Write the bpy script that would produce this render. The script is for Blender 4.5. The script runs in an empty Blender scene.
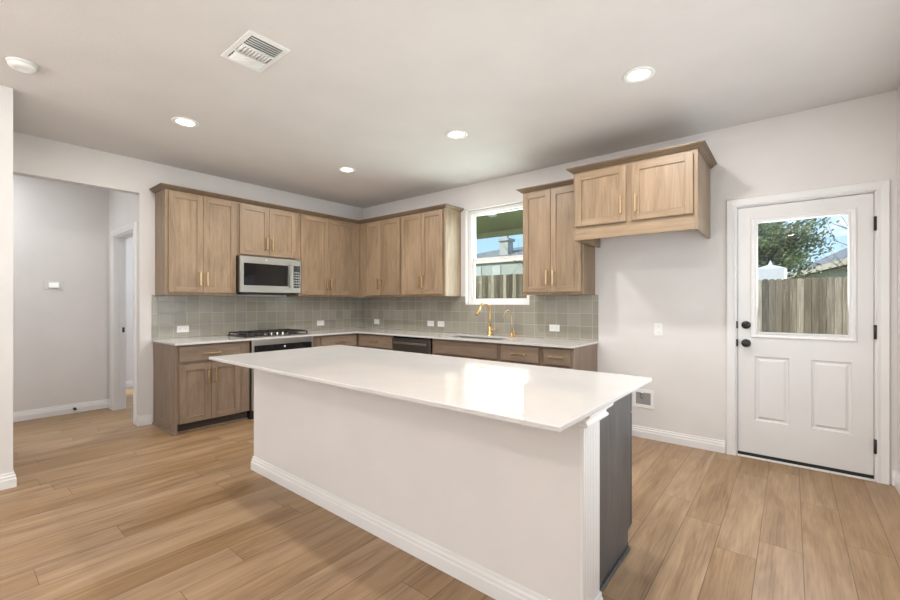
import bpy, bmesh, math, random
from mathutils import Vector, Matrix
random.seed(7)
scn = bpy.context.scene
COL = scn.collection
PI = math.pi

# ------------------------------------------------------------------ camera
cam_d = bpy.data.cameras.new('camera'); cam = bpy.data.objects.new('camera', cam_d); COL.objects.link(cam)
cam.location = (5.194, -4.204, 1.268)
cam.rotation_euler = (PI / 2, 0, 0.6844)
cam_d.sensor_width = 36.0
cam_d.lens = 418.32 / 900 * 36
cam_d.shift_y = 2.8 / 900
cam_d.clip_start = 0.05; cam_d.clip_end = 300
scn.camera = cam
scn.view_settings.view_transform = 'Standard'
scn.view_settings.look = 'None'
scn.view_settings.gamma = 1.0
scn.view_settings.use_curve_mapping = False
scn.view_settings.exposure = 0.15

# ------------------------------------------------------------------ node helpers
def new_mat(name):
    m = bpy.data.materials.new(name); m.use_nodes = True
    nt = m.node_tree
    return m, nt, nt.nodes['Principled BSDF']
def N(nt, typ, **kw):
    n = nt.nodes.new(typ)
    for k, v in kw.items():
        if k.startswith('_'): setattr(n, k[1:], v)
        else: n.inputs[k.replace('__', ' ')].default_value = v
    return n
def L(nt, a, b): nt.links.new(a, b)
def math_n(nt, op, a, b=None, c=None):
    n = nt.nodes.new('ShaderNodeMath'); n.operation = op
    for i, v in enumerate((a, b, c)):
        if v is None: continue
        if isinstance(v, (int, float)): n.inputs[i].default_value = v
        else: L(nt, v, n.inputs[i])
    return n.outputs[0]
def mixc(nt, fac, a, b, blend='MIX'):
    n = nt.nodes.new('ShaderNodeMix'); n.data_type = 'RGBA'; n.blend_type = blend
    for i, v in ((0, fac), (6, a), (7, b)):
        if isinstance(v, (int, float)): n.inputs[i].default_value = v
        elif isinstance(v, tuple): n.inputs[i].default_value = v if len(v) == 4 else v + (1,)
        else: L(nt, v, n.inputs[i])
    return n.outputs[2]
def ramp(nt, fac, stops):
    n = nt.nodes.new('ShaderNodeValToRGB'); e = n.color_ramp.elements
    while len(e) < len(stops): e.new(0.5)
    for el, (p, c) in zip(e, stops):
        el.position = p; el.color = tuple(c) + (1,) if len(c) == 3 else c
    L(nt, fac, n.inputs[0]); return n.outputs[0]

# ------------------------------------------------------------------ world, sun, window daylight, added ceiling fill
wd = bpy.data.worlds.new('sky'); scn.world = wd; wd.use_nodes = True
nt = wd.node_tree; bg = nt.nodes['Background']
tc = nt.nodes.new('ShaderNodeTexCoord'); sep = nt.nodes.new('ShaderNodeSeparateXYZ'); L(nt, tc.outputs['Generated'], sep.inputs[0])
sky = ramp(nt, sep.outputs[2], [(0.0, (.62, .75, .88)), (0.12, (.42, .63, .90)), (0.5, (.18, .38, .78))])
mp = N(nt, 'ShaderNodeMapping'); mp.inputs['Scale'].default_value = (3.2, 3.2, 9); L(nt, tc.outputs['Generated'], mp.inputs[0])
nz = N(nt, 'ShaderNodeTexNoise', Scale=1.6, Detail=7, Roughness=.58); L(nt, mp.outputs[0], nz.inputs['Vector'])
cl = ramp(nt, nz.outputs['Fac'], [(.50, (0, 0, 0)), (.66, (1, 1, 1))])
L(nt, mixc(nt, cl, sky, (.95, .95, .97)), bg.inputs['Color'])
bg.inputs['Strength'].default_value = 1.35

sd = bpy.data.lights.new('sun', 'SUN'); sun = bpy.data.objects.new('sun', sd); COL.objects.link(sun)
sd.energy = 5.0; sd.angle = 0.01; sd.color = (1, .95, .87)
sun.location = (-5, -12, 14)
sun.rotation_euler = Vector((.30, .80, -.75)).to_track_quat('-Z', 'Y').to_euler()

def area(name, loc, direction, sx, sy, power, color, spread=PI):
    d = bpy.data.lights.new(name, 'AREA'); o = bpy.data.objects.new(name, d); COL.objects.link(o)
    d.shape = 'RECTANGLE'; d.size = sx; d.size_y = sy; d.energy = power; d.color = color; d.spread = spread
    o.location = loc; o.rotation_euler = Vector(direction).to_track_quat('-Z', 'Y').to_euler()
    return o
COOL = (.86, .93, 1.0)
area('daylight_side_window', (5.93, -1.5, 1.40), (-1, 0, .2), 1.7, 1.5, 24, COOL)
area('daylight_living_side', (5.93, -6.4, 1.40), (-1, 0, .2), 3.0, 1.7, 12, COOL)
area('daylight_living_back', (3.4, -9.17, 1.40), (0, 1, .2), 3.0, 1.7, 8, COOL)
# unseen area lamps added inside the windows, aimed up to brighten the ceiling
WARM = (1.0, .985, .965)
area('ceiling_fill_living_side', (5.70, -6.4, .8), (-.35, 0, 1), 3.0, .9, 125, WARM, math.radians(150))
area('ceiling_fill_living_back', (2.85, -8.94, .8), (0, .6, 1), 3.0, .9, 125, WARM, math.radians(150))
area('ceiling_fill_side_window', (5.70, -2.0, .8), (-1, -.3, .9), 1.0, .7, 8, WARM, math.radians(150))
area('daylight_door_glass', (5.249, .12, 1.475), (0, -1, .4), .5, .85, 8, COOL)
area('daylight_kitchen_window', (2.47, .16, 1.83), (0, -1, .15), .75, 1.05, 30, COOL)
LAMP_WATTS = 19.0
LAMP_COLOR = (1.0, .962, .92)

# ------------------------------------------------------------------ materials
def paint(name, col, rough=.6, bump=0.0, bscale=60, spec=.3):
    m, nt, b = new_mat(name)
    tc = nt.nodes.new('ShaderNodeTexCoord')
    nz = N(nt, 'ShaderNodeTexNoise', Scale=3.0, Detail=3); L(nt, tc.outputs['Object'], nz.inputs['Vector'])
    lo = tuple(c * .975 for c in col); hi = tuple(min(1, c * 1.02) for c in col)
    L(nt, ramp(nt, nz.outputs['Fac'], [(.3, lo), (.7, hi)]), b.inputs['Base Color'])
    b.inputs['Roughness'].default_value = rough
    b.inputs['Specular IOR Level'].default_value = spec
    if bump:
        n2 = N(nt, 'ShaderNodeTexNoise', Scale=bscale, Detail=4, Roughness=.6); L(nt, tc.outputs['Object'], n2.inputs['Vector'])
        bp = N(nt, 'ShaderNodeBump', Strength=bump, Distance=.004); L(nt, n2.outputs['Fac'], bp.inputs['Height']); L(nt, bp.outputs[0], b.inputs['Normal'])
    return m
def metal(name, col, rough=.3, aniso_axis=None):
    m, nt, b = new_mat(name)
    tc = nt.nodes.new('ShaderNodeTexCoord'); mp = N(nt, 'ShaderNodeMapping')
    mp.inputs['Scale'].default_value = (8, 8, 8) if aniso_axis else (30, 30, 30)
    L(nt, tc.outputs['Object'], mp.inputs[0])
    nz = N(nt, 'ShaderNodeTexNoise', Scale=2.0, Detail=2); L(nt, mp.outputs[0], nz.inputs['Vector'])
    L(nt, ramp(nt, nz.outputs['Fac'], [(.3, tuple(c * .97 for c in col)), (.7, col)]), b.inputs['Base Color'])
    b.inputs['Metallic'].default_value = 1; b.inputs['Roughness'].default_value = rough
    return m
def plain(name, col, rough=.4, spec=.5, emit=None):
    m, nt, b = new_mat(name)
    tc = nt.nodes.new('ShaderNodeTexCoord')
    nz = N(nt, 'ShaderNodeTexNoise', Scale=20, Detail=2); L(nt, tc.outputs['Object'], nz.inputs['Vector'])
    L(nt, ramp(nt, nz.outputs['Fac'], [(.3, tuple(c * .96 for c in col)), (.7, col)]), b.inputs['Base Color'])
    b.inputs['Roughness'].default_value = rough; b.inputs['Specular IOR Level'].default_value = spec
    if emit:
        b.inputs['Emission Color'].default_value = tuple(emit[0]) + (1,); b.inputs['Emission Strength'].default_value = emit[1]
    return m
def wood(name, dark, light, horiz=False, rough=.42, fine=1.0, vary=.10):
    m, nt, b = new_mat(name)
    tc = nt.nodes.new('ShaderNodeTexCoord'); oi = nt.nodes.new('ShaderNodeObjectInfo')
    off = nt.nodes.new('ShaderNodeCombineXYZ')
    for i, k in enumerate((37.0, 91.0, 53.0)): L(nt, math_n(nt, 'MULTIPLY', oi.outputs['Random'], k), off.inputs[i])
    add = nt.nodes.new('ShaderNodeVectorMath'); add.operation = 'ADD'; L(nt, tc.outputs['Object'], add.inputs[0]); L(nt, off.outputs[0], add.inputs[1])
    mp = N(nt, 'ShaderNodeMapping'); mp.inputs['Scale'].default_value = (1.3, 16, 16) if horiz else (16, 16, 1.3)
    L(nt, add.outputs[0], mp.inputs[0])
    n1 = N(nt, 'ShaderNodeTexNoise', Scale=2.2 * fine, Detail=8, Roughness=.65, Distortion=.4); L(nt, mp.outputs[0], n1.inputs['Vector'])
    mp2 = N(nt, 'ShaderNodeMapping'); mp2.inputs['Scale'].default_value = (1.2, 5, 5) if horiz else (5, 5, 1.2); L(nt, add.outputs[0], mp2.inputs[0])
    n2 = N(nt, 'ShaderNodeTexNoise', Scale=1.0, Detail=4, Roughness=.6, Distortion=.8); L(nt, mp2.outputs[0], n2.inputs['Vector'])
    f = math_n(nt, 'ADD', math_n(nt, 'MULTIPLY', n1.outputs['Fac'], .5), math_n(nt, 'MULTIPLY', n2.outputs['Fac'], .5))
    c = ramp(nt, f, [(.34, dark), (.64, light)])
    hs = N(nt, 'ShaderNodeHueSaturation'); L(nt, c, hs.inputs['Color'])
    L(nt, math_n(nt, 'ADD', math_n(nt, 'MULTIPLY', oi.outputs['Random'], vary), 1 - vary / 2), hs.inputs['Value'])
    L(nt, hs.outputs[0], b.inputs['Base Color'])
    b.inputs['Roughness'].default_value = rough; b.inputs['Specular IOR Level'].default_value = .4
    bp = N(nt, 'ShaderNodeBump', Strength=.08, Distance=.002); L(nt, n1.outputs['Fac'], bp.inputs['Height']); L(nt, bp.outputs[0], b.inputs['Normal'])
    return m

M = {}
M['wall'] = paint('wall_paint', (.700, .675, .660), .75, .05, 90)
M['ceil'] = paint('ceiling_paint', (.655, .632, .616), .85, .28, 45)
M['trim'] = paint('trim_paint', (.755, .745, .74), .35)
M['door'] = paint('door_paint', (.70, .69, .683), .4, .04, 25)
M['plate'] = plain('white_plastic', (.82, .82, .80), .35)
M['slot'] = plain('outlet_slot', (.12, .12, .12), .6)
M['steel'] = metal('brushed_steel', (.44, .425, .40), .32, True)
M['dsteel'] = metal('dark_steel', (.20, .18, .165), .3, True)
M['gold'] = metal('brushed_gold', (.80, .52, .22), .28)
M['brass'] = metal('brass_pull', (.74, .54, .31), .30)
M['black'] = plain('black_metal', (.012, .012, .012), .38)
M['bglass'] = plain('black_glass', (.010, .010, .012), .06)
M['iron'] = plain('cast_iron', (.018, .017, .016), .55)
M['grey'] = plain('grey_plastic', (.30, .30, .30), .5)
M['lens'] = plain('lit_lens', (.9, .9, .9), .5, .5, ((1, .95, .88), 7.0))
M['screen'] = plain('pale_screen', (.86, .87, .86), .3, .5, ((1, 1, 1), .25))
M['badge'] = plain('pale_badge', (.75, .75, .75), .3)
M['up'] = wood('maple_upright', (.182, .124, .074), (.345, .245, .158), False)
M['upH'] = wood('maple_level', (.182, .124, .074), (.345, .245, .158), True)
M['lo'] = wood('brown_upright', (.175, .122, .086), (.290, .214, .156), False)
M['loH'] = wood('brown_level', (.175, .122, .086), (.290, .214, .156), True)
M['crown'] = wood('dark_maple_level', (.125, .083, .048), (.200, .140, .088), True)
M['isl'] = wood('island_door_dark', (.030, .026, .024), (.060, .053, .049), False)
M['toe'] = wood('toe_kick_shade', (.045, .034, .028), (.075, .058, .048), True)  # shade of the toe recess is put into this darker colour
M['panel'] = wood('grey_end_panel', (.046, .044, .044), (.120, .115, .113), False, .4, 2.2, .02)

def quartz():
    m, nt, b = new_mat('white_quartz')
    tc = nt.nodes.new('ShaderNodeTexCoord')
    nz = N(nt, 'ShaderNodeTexNoise', Scale=2.0, Detail=6, Distortion=1.5); L(nt, tc.outputs['Object'], nz.inputs['Vector'])
    n2 = N(nt, 'ShaderNodeTexNoise', Scale=350, Detail=2); L(nt, tc.outputs['Object'], n2.inputs['Vector'])
    c = ramp(nt, nz.outputs['Fac'], [(.35, (.600, .582, .566)), (.65, (.622, .604, .588))])
    L(nt, mixc(nt, .06, c, n2.outputs['Color'], 'SOFT_LIGHT'), b.inputs['Base Color'])
    b.inputs['Roughness'].default_value = .018; b.inputs['Specular IOR Level'].default_value = .55
    return m
M['quartz'] = quartz()

def floor_mat():
    m, nt, b = new_mat('plank_floor')
    tc = nt.nodes.new('ShaderNodeTexCoord'); sp = nt.nodes.new('ShaderNodeSeparateXYZ'); L(nt, tc.outputs['Object'], sp.inputs[0])
    W, LEN = .1775, 1.22
    u = math_n(nt, 'DIVIDE', math_n(nt, 'ADD', sp.outputs[0], .086 + 20 * W), W)
    row = math_n(nt, 'FLOOR', u); fu = math_n(nt, 'FRACT', u)
    wn = nt.nodes.new('ShaderNodeTexWhiteNoise'); wn.noise_dimensions = '1D'; L(nt, row, wn.inputs['W'])
    v = math_n(nt, 'ADD', math_n(nt, 'DIVIDE', math_n(nt, 'ADD', sp.outputs[1], 40), LEN), wn.outputs['Value'])
    col = math_n(nt, 'FLOOR', v); fv = math_n(nt, 'FRACT', v)
    wn2 = nt.nodes.new('ShaderNodeTexWhiteNoise'); wn2.noise_dimensions = '2D'
    cb = nt.nodes.new('ShaderNodeCombineXYZ'); L(nt, row, cb.inputs[0]); L(nt, col, cb.inputs[1]); L(nt, cb.outputs[0], wn2.inputs['Vector'])
    r = wn2.outputs['Value']
    # grain, shifted per plank
    sh = nt.nodes.new('ShaderNodeCombineXYZ'); L(nt, math_n(nt, 'MULTIPLY', r, 60.0), sh.inputs[0]); L(nt, math_n(nt, 'MULTIPLY', r, 31.0), sh.inputs[1])
    ad = nt.nodes.new('ShaderNodeVectorMath'); ad.operation = 'ADD'; L(nt, tc.outputs['Object'], ad.inputs[0]); L(nt, sh.outputs[0], ad.inputs[1])
    mp = N(nt, 'ShaderNodeMapping'); mp.inputs['Scale'].default_value = (9, .9, 1); L(nt, ad.outputs[0], mp.inputs[0])
    g1 = N(nt, 'ShaderNodeTexNoise', Scale=1.3, Detail=5, Roughness=.55, Distortion=.9); L(nt, mp.outputs[0], g1.inputs['Vector'])
    mp2 = N(nt, 'ShaderNodeMapping'); mp2.inputs['Scale'].default_value = (60, 2.5, 1); L(nt, ad.outputs[0], mp2.inputs[0])
    g2 = N(nt, 'ShaderNodeTexNoise', Scale=1.6, Detail=4, Roughness=.6); L(nt, mp2.outputs[0], g2.inputs['Vector'])
    mp3 = N(nt, 'ShaderNodeMapping'); mp3.inputs['Scale'].default_value = (7, 2.2, 1); L(nt, ad.outputs[0], mp3.inputs[0])
    g3 = N(nt, 'ShaderNodeTexNoise', Scale=1.5, Detail=2); L(nt, mp3.outputs[0], g3.inputs['Vector'])
    f = math_n(nt, 'ADD', math_n(nt, 'MULTIPLY', g1.outputs['Fac'], .6), math_n(nt, 'MULTIPLY', g2.outputs['Fac'], .4))
    c = ramp(nt, f, [(.33, (.185, .106, .047)), (.50, (.305, .186, .091)), (.66, (.395, .258, .136))])
    kn = ramp(nt, g3.outputs['Fac'], [(.62, (0, 0, 0)), (.75, (1, 1, 1))])
    c = mixc(nt, math_n(nt, 'MULTIPLY', kn, .35), c, (.19, .115, .06))
    hs = N(nt, 'ShaderNodeHueSaturation'); L(nt, c, hs.inputs['Color']); L(nt, math_n(nt, 'ADD', math_n(nt, 'MULTIPLY', r, .20), .88), hs.inputs['Value'])
    L(nt, math_n(nt, 'ADD', math_n(nt, 'MULTIPLY', wn2.outputs['Value'], -.14), 1.02), hs.inputs['Saturation'])
    eu = math_n(nt, 'MINIMUM', fu, math_n(nt, 'SUBTRACT', 1.0, fu)); ev = math_n(nt, 'MINIMUM', fv, math_n(nt, 'SUBTRACT', 1.0, fv))
    seam = math_n(nt, 'MAXIMUM', math_n(nt, 'LESS_THAN', eu, .011), math_n(nt, 'LESS_THAN', ev, .0013))
    L(nt, mixc(nt, math_n(nt, 'MULTIPLY', seam, .75), hs.outputs[0], (.10, .062, .034)), b.inputs['Base Color'])
    b.inputs['Roughness'].default_value = .40; b.inputs['Specular IOR Level'].default_value = .42
    h = math_n(nt, 'SUBTRACT', math_n(nt, 'MULTIPLY', g2.outputs['Fac'], .35), seam)
    bp = N(nt, 'ShaderNodeBump', Strength=.12, Distance=.002); L(nt, h, bp.inputs['Height']); L(nt, bp.outputs[0], b.inputs['Normal'])
    return m
M['floor'] = floor_mat()

def tile_mat():
    m, nt, b = new_mat('glazed_tile')
    tc = nt.nodes.new('ShaderNodeTexCoord'); sp = nt.nodes.new('ShaderNodeSeparateXYZ'); L(nt, tc.outputs['Object'], sp.inputs[0])
    T = .1305
    u = math_n(nt, 'DIVIDE', math_n(nt, 'ADD', math_n(nt, 'SUBTRACT', sp.outputs[0], sp.outputs[1]), 20 * T - 3.644 + 28 * T), T)
    v = math_n(nt, 'DIVIDE', math_n(nt, 'SUBTRACT', sp.outputs[2], 1.027 - 9 * T), T)
    fu = math_n(nt, 'FRACT', u); fv = math_n(nt, 'FRACT', v)
    cb = nt.nodes.new('ShaderNodeCombineXYZ'); L(nt, math_n(nt, 'FLOOR', u), cb.inputs[0]); L(nt, math_n(nt, 'FLOOR', v), cb.inputs[1])
    wn = nt.nodes.new('ShaderNodeTexWhiteNoise'); wn.noise_dimensions = '2D'; L(nt, cb.outputs[0], wn.inputs['Vector'])
    base = ramp(nt, wn.outputs['Value'], [(0, (.262, .238, .192)), (.5, (.292, .268, .220)), (1, (.322, .298, .248))])
    nz = N(nt, 'ShaderNodeTexNoise', Scale=14, Detail=3); L(nt, tc.outputs['Object'], nz.inputs['Vector'])
    base = mixc(nt, .18, base, nz.outputs['Color'], 'SOFT_LIGHT')
    eu = math_n(nt, 'MINIMUM', fu, math_n(nt, 'SUBTRACT', 1.0, fu)); ev = math_n(nt, 'MINIMUM', fv, math_n(nt, 'SUBTRACT', 1.0, fv))
    e = math_n(nt, 'MINIMUM', eu, ev)
    seam = math_n(nt, 'LESS_THAN', e, .014)
    L(nt, mixc(nt, seam, base, (.42, .41, .37)), b.inputs['Base Color'])
    L(nt, math_n(nt, 'ADD', math_n(nt, 'MULTIPLY', seam, .5), .20), b.inputs['Roughness'])
    b.inputs['Specular IOR Level'].default_value = .6
    mp = N(nt, 'ShaderNodeMapping'); mp.inputs['Scale'].default_value = (6, 6, 16); L(nt, tc.outputs['Object'], mp.inputs[0])
    wv = N(nt, 'ShaderNodeTexNoise', Scale=1.5, Detail=2); L(nt, mp.outputs[0], wv.inputs['Vector'])
    h = math_n(nt, 'ADD', math_n(nt, 'MULTIPLY', wv.outputs['Fac'], 1.2), math_n(nt, 'MULTIPLY', math_n(nt, 'MINIMUM', e, .05), 8.0))
    tilt = math_n(nt, 'MULTIPLY', math_n(nt, 'SUBTRACT', wn.outputs['Value'], .5), math_n(nt, 'ADD', fu, fv))
    h = math_n(nt, 'ADD', h, math_n(nt, 'MULTIPLY', tilt, .5))
    bp = N(nt, 'ShaderNodeBump', Strength=.35, Distance=.004); L(nt, h, bp.inputs['Height']); L(nt, bp.outputs[0], b.inputs['Normal'])
    return m
M['tile'] = tile_mat()

def glass_mat(name, tint):
    m = bpy.data.materials.new(name); m.use_nodes = True; nt = m.node_tree; nt.nodes.clear()
    out = nt.nodes.new('ShaderNodeOutputMaterial'); mx = nt.nodes.new('ShaderNodeMixShader')
    tr = nt.nodes.new('ShaderNodeBsdfTransparent'); tr.inputs[0].default_value = tint + (1,)
    gl = nt.nodes.new('ShaderNodeBsdfGlossy'); gl.inputs['Roughness'].default_value = .01
    fr = nt.nodes.new('ShaderNodeFresnel'); fr.inputs[0].default_value = 1.45
    L(nt, math_n(nt, 'MULTIPLY', fr.outputs[0], .6), mx.inputs[0]); L(nt, tr.outputs[0], mx.inputs[1]); L(nt, gl.outputs[0], mx.inputs[2]); L(nt, mx.outputs[0], out.inputs[0])
    return m
M['glass'] = glass_mat('clear_glass', (.96, .98, .96))
M['glassg'] = glass_mat('greenish_glass', (.92, .96, .90))

def fence_mat():
    m, nt, b = new_mat('weathered_boards')
    tc = nt.nodes.new('ShaderNodeTexCoord'); sp = nt.nodes.new('ShaderNodeSeparateXYZ'); L(nt, tc.outputs['Object'], sp.inputs[0])
    wn = nt.nodes.new('ShaderNodeTexWhiteNoise'); wn.noise_dimensions = '1D'; L(nt, math_n(nt, 'FLOOR', math_n(nt, 'DIVIDE', sp.outputs[0], .107)), wn.inputs['W'])
    mp = N(nt, 'ShaderNodeMapping'); mp.inputs['Scale'].default_value = (26, 26, 1.3); L(nt, tc.outputs['Object'], mp.inputs[0])
    nz = N(nt, 'ShaderNodeTexNoise', Scale=1.6, Detail=6, Roughness=.65, Distortion=.5); L(nt, mp.outputs[0], nz.inputs['Vector'])
    f = math_n(nt, 'ADD', math_n(nt, 'MULTIPLY', nz.outputs['Fac'], .6), math_n(nt, 'MULTIPLY', wn.outputs['Value'], .4))
    L(nt, ramp(nt, f, [(.28, (.070, .052, .036)), (.5, (.19, .15, .105)), (.72, (.44, .38, .30))]), b.inputs['Base Color'])
    b.inputs['Roughness'].default_value = .85
    return m
M['fence'] = fence_mat()
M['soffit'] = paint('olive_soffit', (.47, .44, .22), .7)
M['beam'] = paint('olive_beam', (.70, .66, .40), .7)
M['shingle'] = paint('grey_shingles', (.21, .22, .24), .9, .4, 12)
M['siding'] = paint('pale_siding', (.40, .41, .40), .8)
M['cream'] = paint('cream_siding', (.76, .70, .61), .8)
M['fascia'] = paint('tan_fascia', (.74, .62, .48), .7)
M['brick'] = paint('grey_brick', (.42, .41, .40), .9, .4, 20)
M['canvas'] = paint('white_canvas', (.50, .51, .53), .7)
M['grass'] = paint('lawn', (.13, .17, .06), .95, .6, 30)
M['bark'] = paint('bark', (.15, .12, .09), .9, .5, 20)
M['paving'] = paint('patio_concrete', (.62, .60, .56), .9)
def leaf_mat():
    m, nt, b = new_mat('leaves'); tc = nt.nodes.new('ShaderNodeTexCoord')
    nz = N(nt, 'ShaderNodeTexNoise', Scale=2.6, Detail=4); L(nt, tc.outputs['Object'], nz.inputs['Vector'])
    L(nt, ramp(nt, nz.outputs['Fac'], [(.3, (.035, .07, .035)), (.55, (.10, .16, .06)), (.75, (.30, .33, .12))]), b.inputs['Base Color'])
    b.inputs['Roughness'].default_value = .6
    return m
M['leaf'] = leaf_mat()

# ------------------------------------------------------------------ mesh builder
class MB:
    def __init__(s): s.bm = bmesh.new()
    def box(s, x0, x1, y0, y1, z0, z1, mi=0, bev=0.0, seg=1):
        b = s.bm
        x0, x1 = min(x0, x1), max(x0, x1); y0, y1 = min(y0, y1), max(y0, y1); z0, z1 = min(z0, z1), max(z0, z1)
        v = [b.verts.new((x, y, z)) for x in (x0, x1) for y in (y0, y1) for z in (z0, z1)]
        fs = [b.faces.new([v[i] for i in q]) for q in ((0, 1, 3, 2), (4, 6, 7, 5), (0, 4, 5, 1), (2, 3, 7, 6), (0, 2, 6, 4), (1, 5, 7, 3))]
        for f in fs: f.material_index = mi
        if bev:
            es = list({e for f in fs for e in f.edges})
            r = bmesh.ops.bevel(b, geom=es, offset=bev, segments=seg, affect='EDGES', profile=.5)
            for f in r['faces']: f.material_index = mi
        return s
    def quad(s, pts, mi=0):
        f = s.bm.faces.new([s.bm.verts.new(p) for p in pts]); f.material_index = mi; return s
    def ring(s, rings, mi=0, cap0=True, cap1=True, closed=False):
        vs = [[s.bm.verts.new(p) for p in r] for r in rings]; n = len(vs[0])
        pairs = list(zip(vs, vs[1:])) + ([(vs[-1], vs[0])] if closed else [])
        for a, b in pairs:
            for i in range(n):
                f = s.bm.faces.new((a[i], a[(i + 1) % n], b[(i + 1) % n], b[i])); f.material_index = mi; f.smooth = True
        if not closed:
            if cap0: s.bm.faces.new(vs[0][::-1]).material_index = mi
            if cap1: s.bm.faces.new(vs[-1]).material_index = mi
        return s
    def tube(s, pts, r, seg=12, mi=0):
        pts = [Vector(p) for p in pts]; rs = r if isinstance(r, (list, tuple)) else [r] * len(pts)
        rings = []; up = None
        for i, p in enumerate(pts):
            d = (pts[min(i + 1, len(pts) - 1)] - pts[max(i - 1, 0)]).normalized()
            if up is None: up = d.orthogonal().normalized()
            up = (up - d * up.dot(d)).normalized(); w = d.cross(up)
            rings.append([p + (up * math.cos(2 * PI * k / seg) + w * math.sin(2 * PI * k / seg)) * rs[i] for k in range(seg)])
        return s.ring(rings, mi)
    def lathe(s, prof, origin=(0, 0, 0), axis=(0, 0, 1), seg=24, mi=0):
        o = Vector(origin); q = Vector(axis).to_track_quat('Z', 'Y')
        return s.ring([[o + q @ Vector((r * math.cos(2 * PI * k / seg), r * math.sin(2 * PI * k / seg), h)) for k in range(seg)] for r, h in prof], mi)
    def sweep(s, prof, path, mi=0, z=0.0):
        """profile (outward, height) along an xy path; outward is to the right of travel"""
        P = [Vector(p) for p in path]; n = len(P); rings = []
        for i in range(n):
            d0 = (P[i] - P[i - 1]).normalized() if i else None; d1 = (P[i + 1] - P[i]).normalized() if i < n - 1 else None
            d0 = d0 or d1; d1 = d1 or d0
            n0 = Vector((d0.y, -d0.x)); n1 = Vector((d1.y, -d1.x)); m = (n0 + n1); m = m / m.dot(n0)
            rings.append([(P[i].x + m.x * o, P[i].y + m.y * o, z + h) for o, h in prof])
        vs = [[s.bm.verts.new(p) for p in r] for r in rings]; k = len(prof)
        for a, b in zip(vs, vs[1:]):
            for j in range(k):
                s.bm.faces.new((a[j], b[j], b[(j + 1) % k], a[(j + 1) % k])).material_index = mi
        s.bm.faces.new(vs[0]).material_index = mi; s.bm.faces.new(vs[-1][::-1]).material_index = mi
        return s
    def cells(s, us, vs, keep, axis, w0, w1, mi=0):
        """slab of grid cells (u,v) extruded from w0 to w1; axis = normal (0 x,1 y,2 z)"""
        us = sorted(us); vs = sorted(vs); b = s.bm
        def pt(u, v, w): return {0: (w, u, v), 1: (u, w, v), 2: (u, v, w)}[axis]
        cache = {}
        def V(i, j, k):
            if (i, j, k) not in cache: cache[(i, j, k)] = b.verts.new(pt(us[i], vs[j], (w0, w1)[k]))
            return cache[(i, j, k)]
        K = {(i, j) for i in range(len(us) - 1) for j in range(len(vs) - 1) if keep((us[i] + us[i + 1]) / 2, (vs[j] + vs[j + 1]) / 2)}
        fs = []
        for (i, j) in K:
            for k in (0, 1): fs.append(b.faces.new((V(i, j, k), V(i + 1, j, k), V(i + 1, j + 1, k), V(i, j + 1, k))))
            for (di, dj, a, c) in ((-1, 0, (i, j), (i, j + 1)), (1, 0, (i + 1, j), (i + 1, j + 1)), (0, -1, (i, j), (i + 1, j)), (0, 1, (i, j + 1), (i + 1, j + 1))):
                if (i + di, j + dj) not in K: fs.append(b.faces.new((V(*a, 0), V(*c, 0), V(*c, 1), V(*a, 1))))
        for f in fs: f.material_index = mi
        return s
    def relief(s, x0, x1, z0, z1, y, steps, mi=0, cap=True):
        """nested rectangles on a face looking -Y: steps (inset, depth inward +Y)"""
        prev = None
        for ins, dep in steps:
            r = [s.bm.verts.new(p) for p in ((x0 + ins, y + dep, z0 + ins), (x1 - ins, y + dep, z0 + ins), (x1 - ins, y + dep, z1 - ins), (x0 + ins, y + dep, z1 - ins))]
            if prev:
                for i in range(4): s.bm.faces.new((prev[i], prev[(i + 1) % 4], r[(i + 1) % 4], r[i])).material_index = mi
            prev = r
        if cap: s.bm.faces.new(prev).material_index = mi
        return s
    def build(s, name, mats, parent=None, smooth=False, recalc=True):
        if recalc: bmesh.ops.recalc_face_normals(s.bm, faces=s.bm.faces)
        me = bpy.data.meshes.new(name); s.bm.to_mesh(me); s.bm.free()
        for m in (mats if isinstance(mats, (list, tuple)) else [mats]): me.materials.append(M[m])
        if smooth: me.shade_smooth()
        o = bpy.data.objects.new(name, me); COL.objects.link(o)
        if parent: o.parent = parent
        return o

def tag(o, label=None, cat=None, group=None, kind=None):
    if label: o['label'] = label
    if cat: o['category'] = cat
    if group: o['group'] = group
    if kind: o['kind'] = kind
    return o
def empty(name, loc, rz=0.0, label=None, cat=None, group=None, kind=None):
    o = bpy.data.objects.new(name, None); COL.objects.link(o); o.empty_display_size = .1
    o.location = loc; o.rotation_euler = (0, 0, rz)
    return tag(o, label, cat, group, kind)
def kids(o): return [c for c in bpy.data.objects if c.parent == o]
def copy_tree(o, parent=None):
    c = o.copy(); COL.objects.link(c)
    if parent: c.parent = parent
    for ch in kids(o): copy_tree(ch, c)
    return c

# ------------------------------------------------------------------ setting
H = 2.7435; XC = 5.763; YO = -2.889; YL = -3.874; XL = 1.04; YF = -9.0
def S(mb, name, mats, label, parent=None):
    return tag(mb.build(name, mats, parent), label, 'room', None, 'structure')
S(MB().box(-3.0, XC + .14, YF - .14, .14, -.12, 0), 'floor', 'floor', 'light oak plank floor running through kitchen and hallway')
S(MB().box(-3.0, XC + .14, YF - .14, .14, H, H + .15), 'ceiling', 'ceil', 'plain pale ceiling with fine textured paint')
# left wall (range wall) with the hallway opening
S(MB().cells([YL, YO, .14], [0, 2.398, H], lambda y, z: y > YO or z > 2.398, 0, -.115, 0), 'wall_left', 'wall', 'pale wall behind the cooktop with wide hallway opening')
S(MB().box(-.115, XL, YF, YL, 0, H), 'wall_front_left', 'wall', 'pale wall corner at the left edge of the photo')
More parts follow.
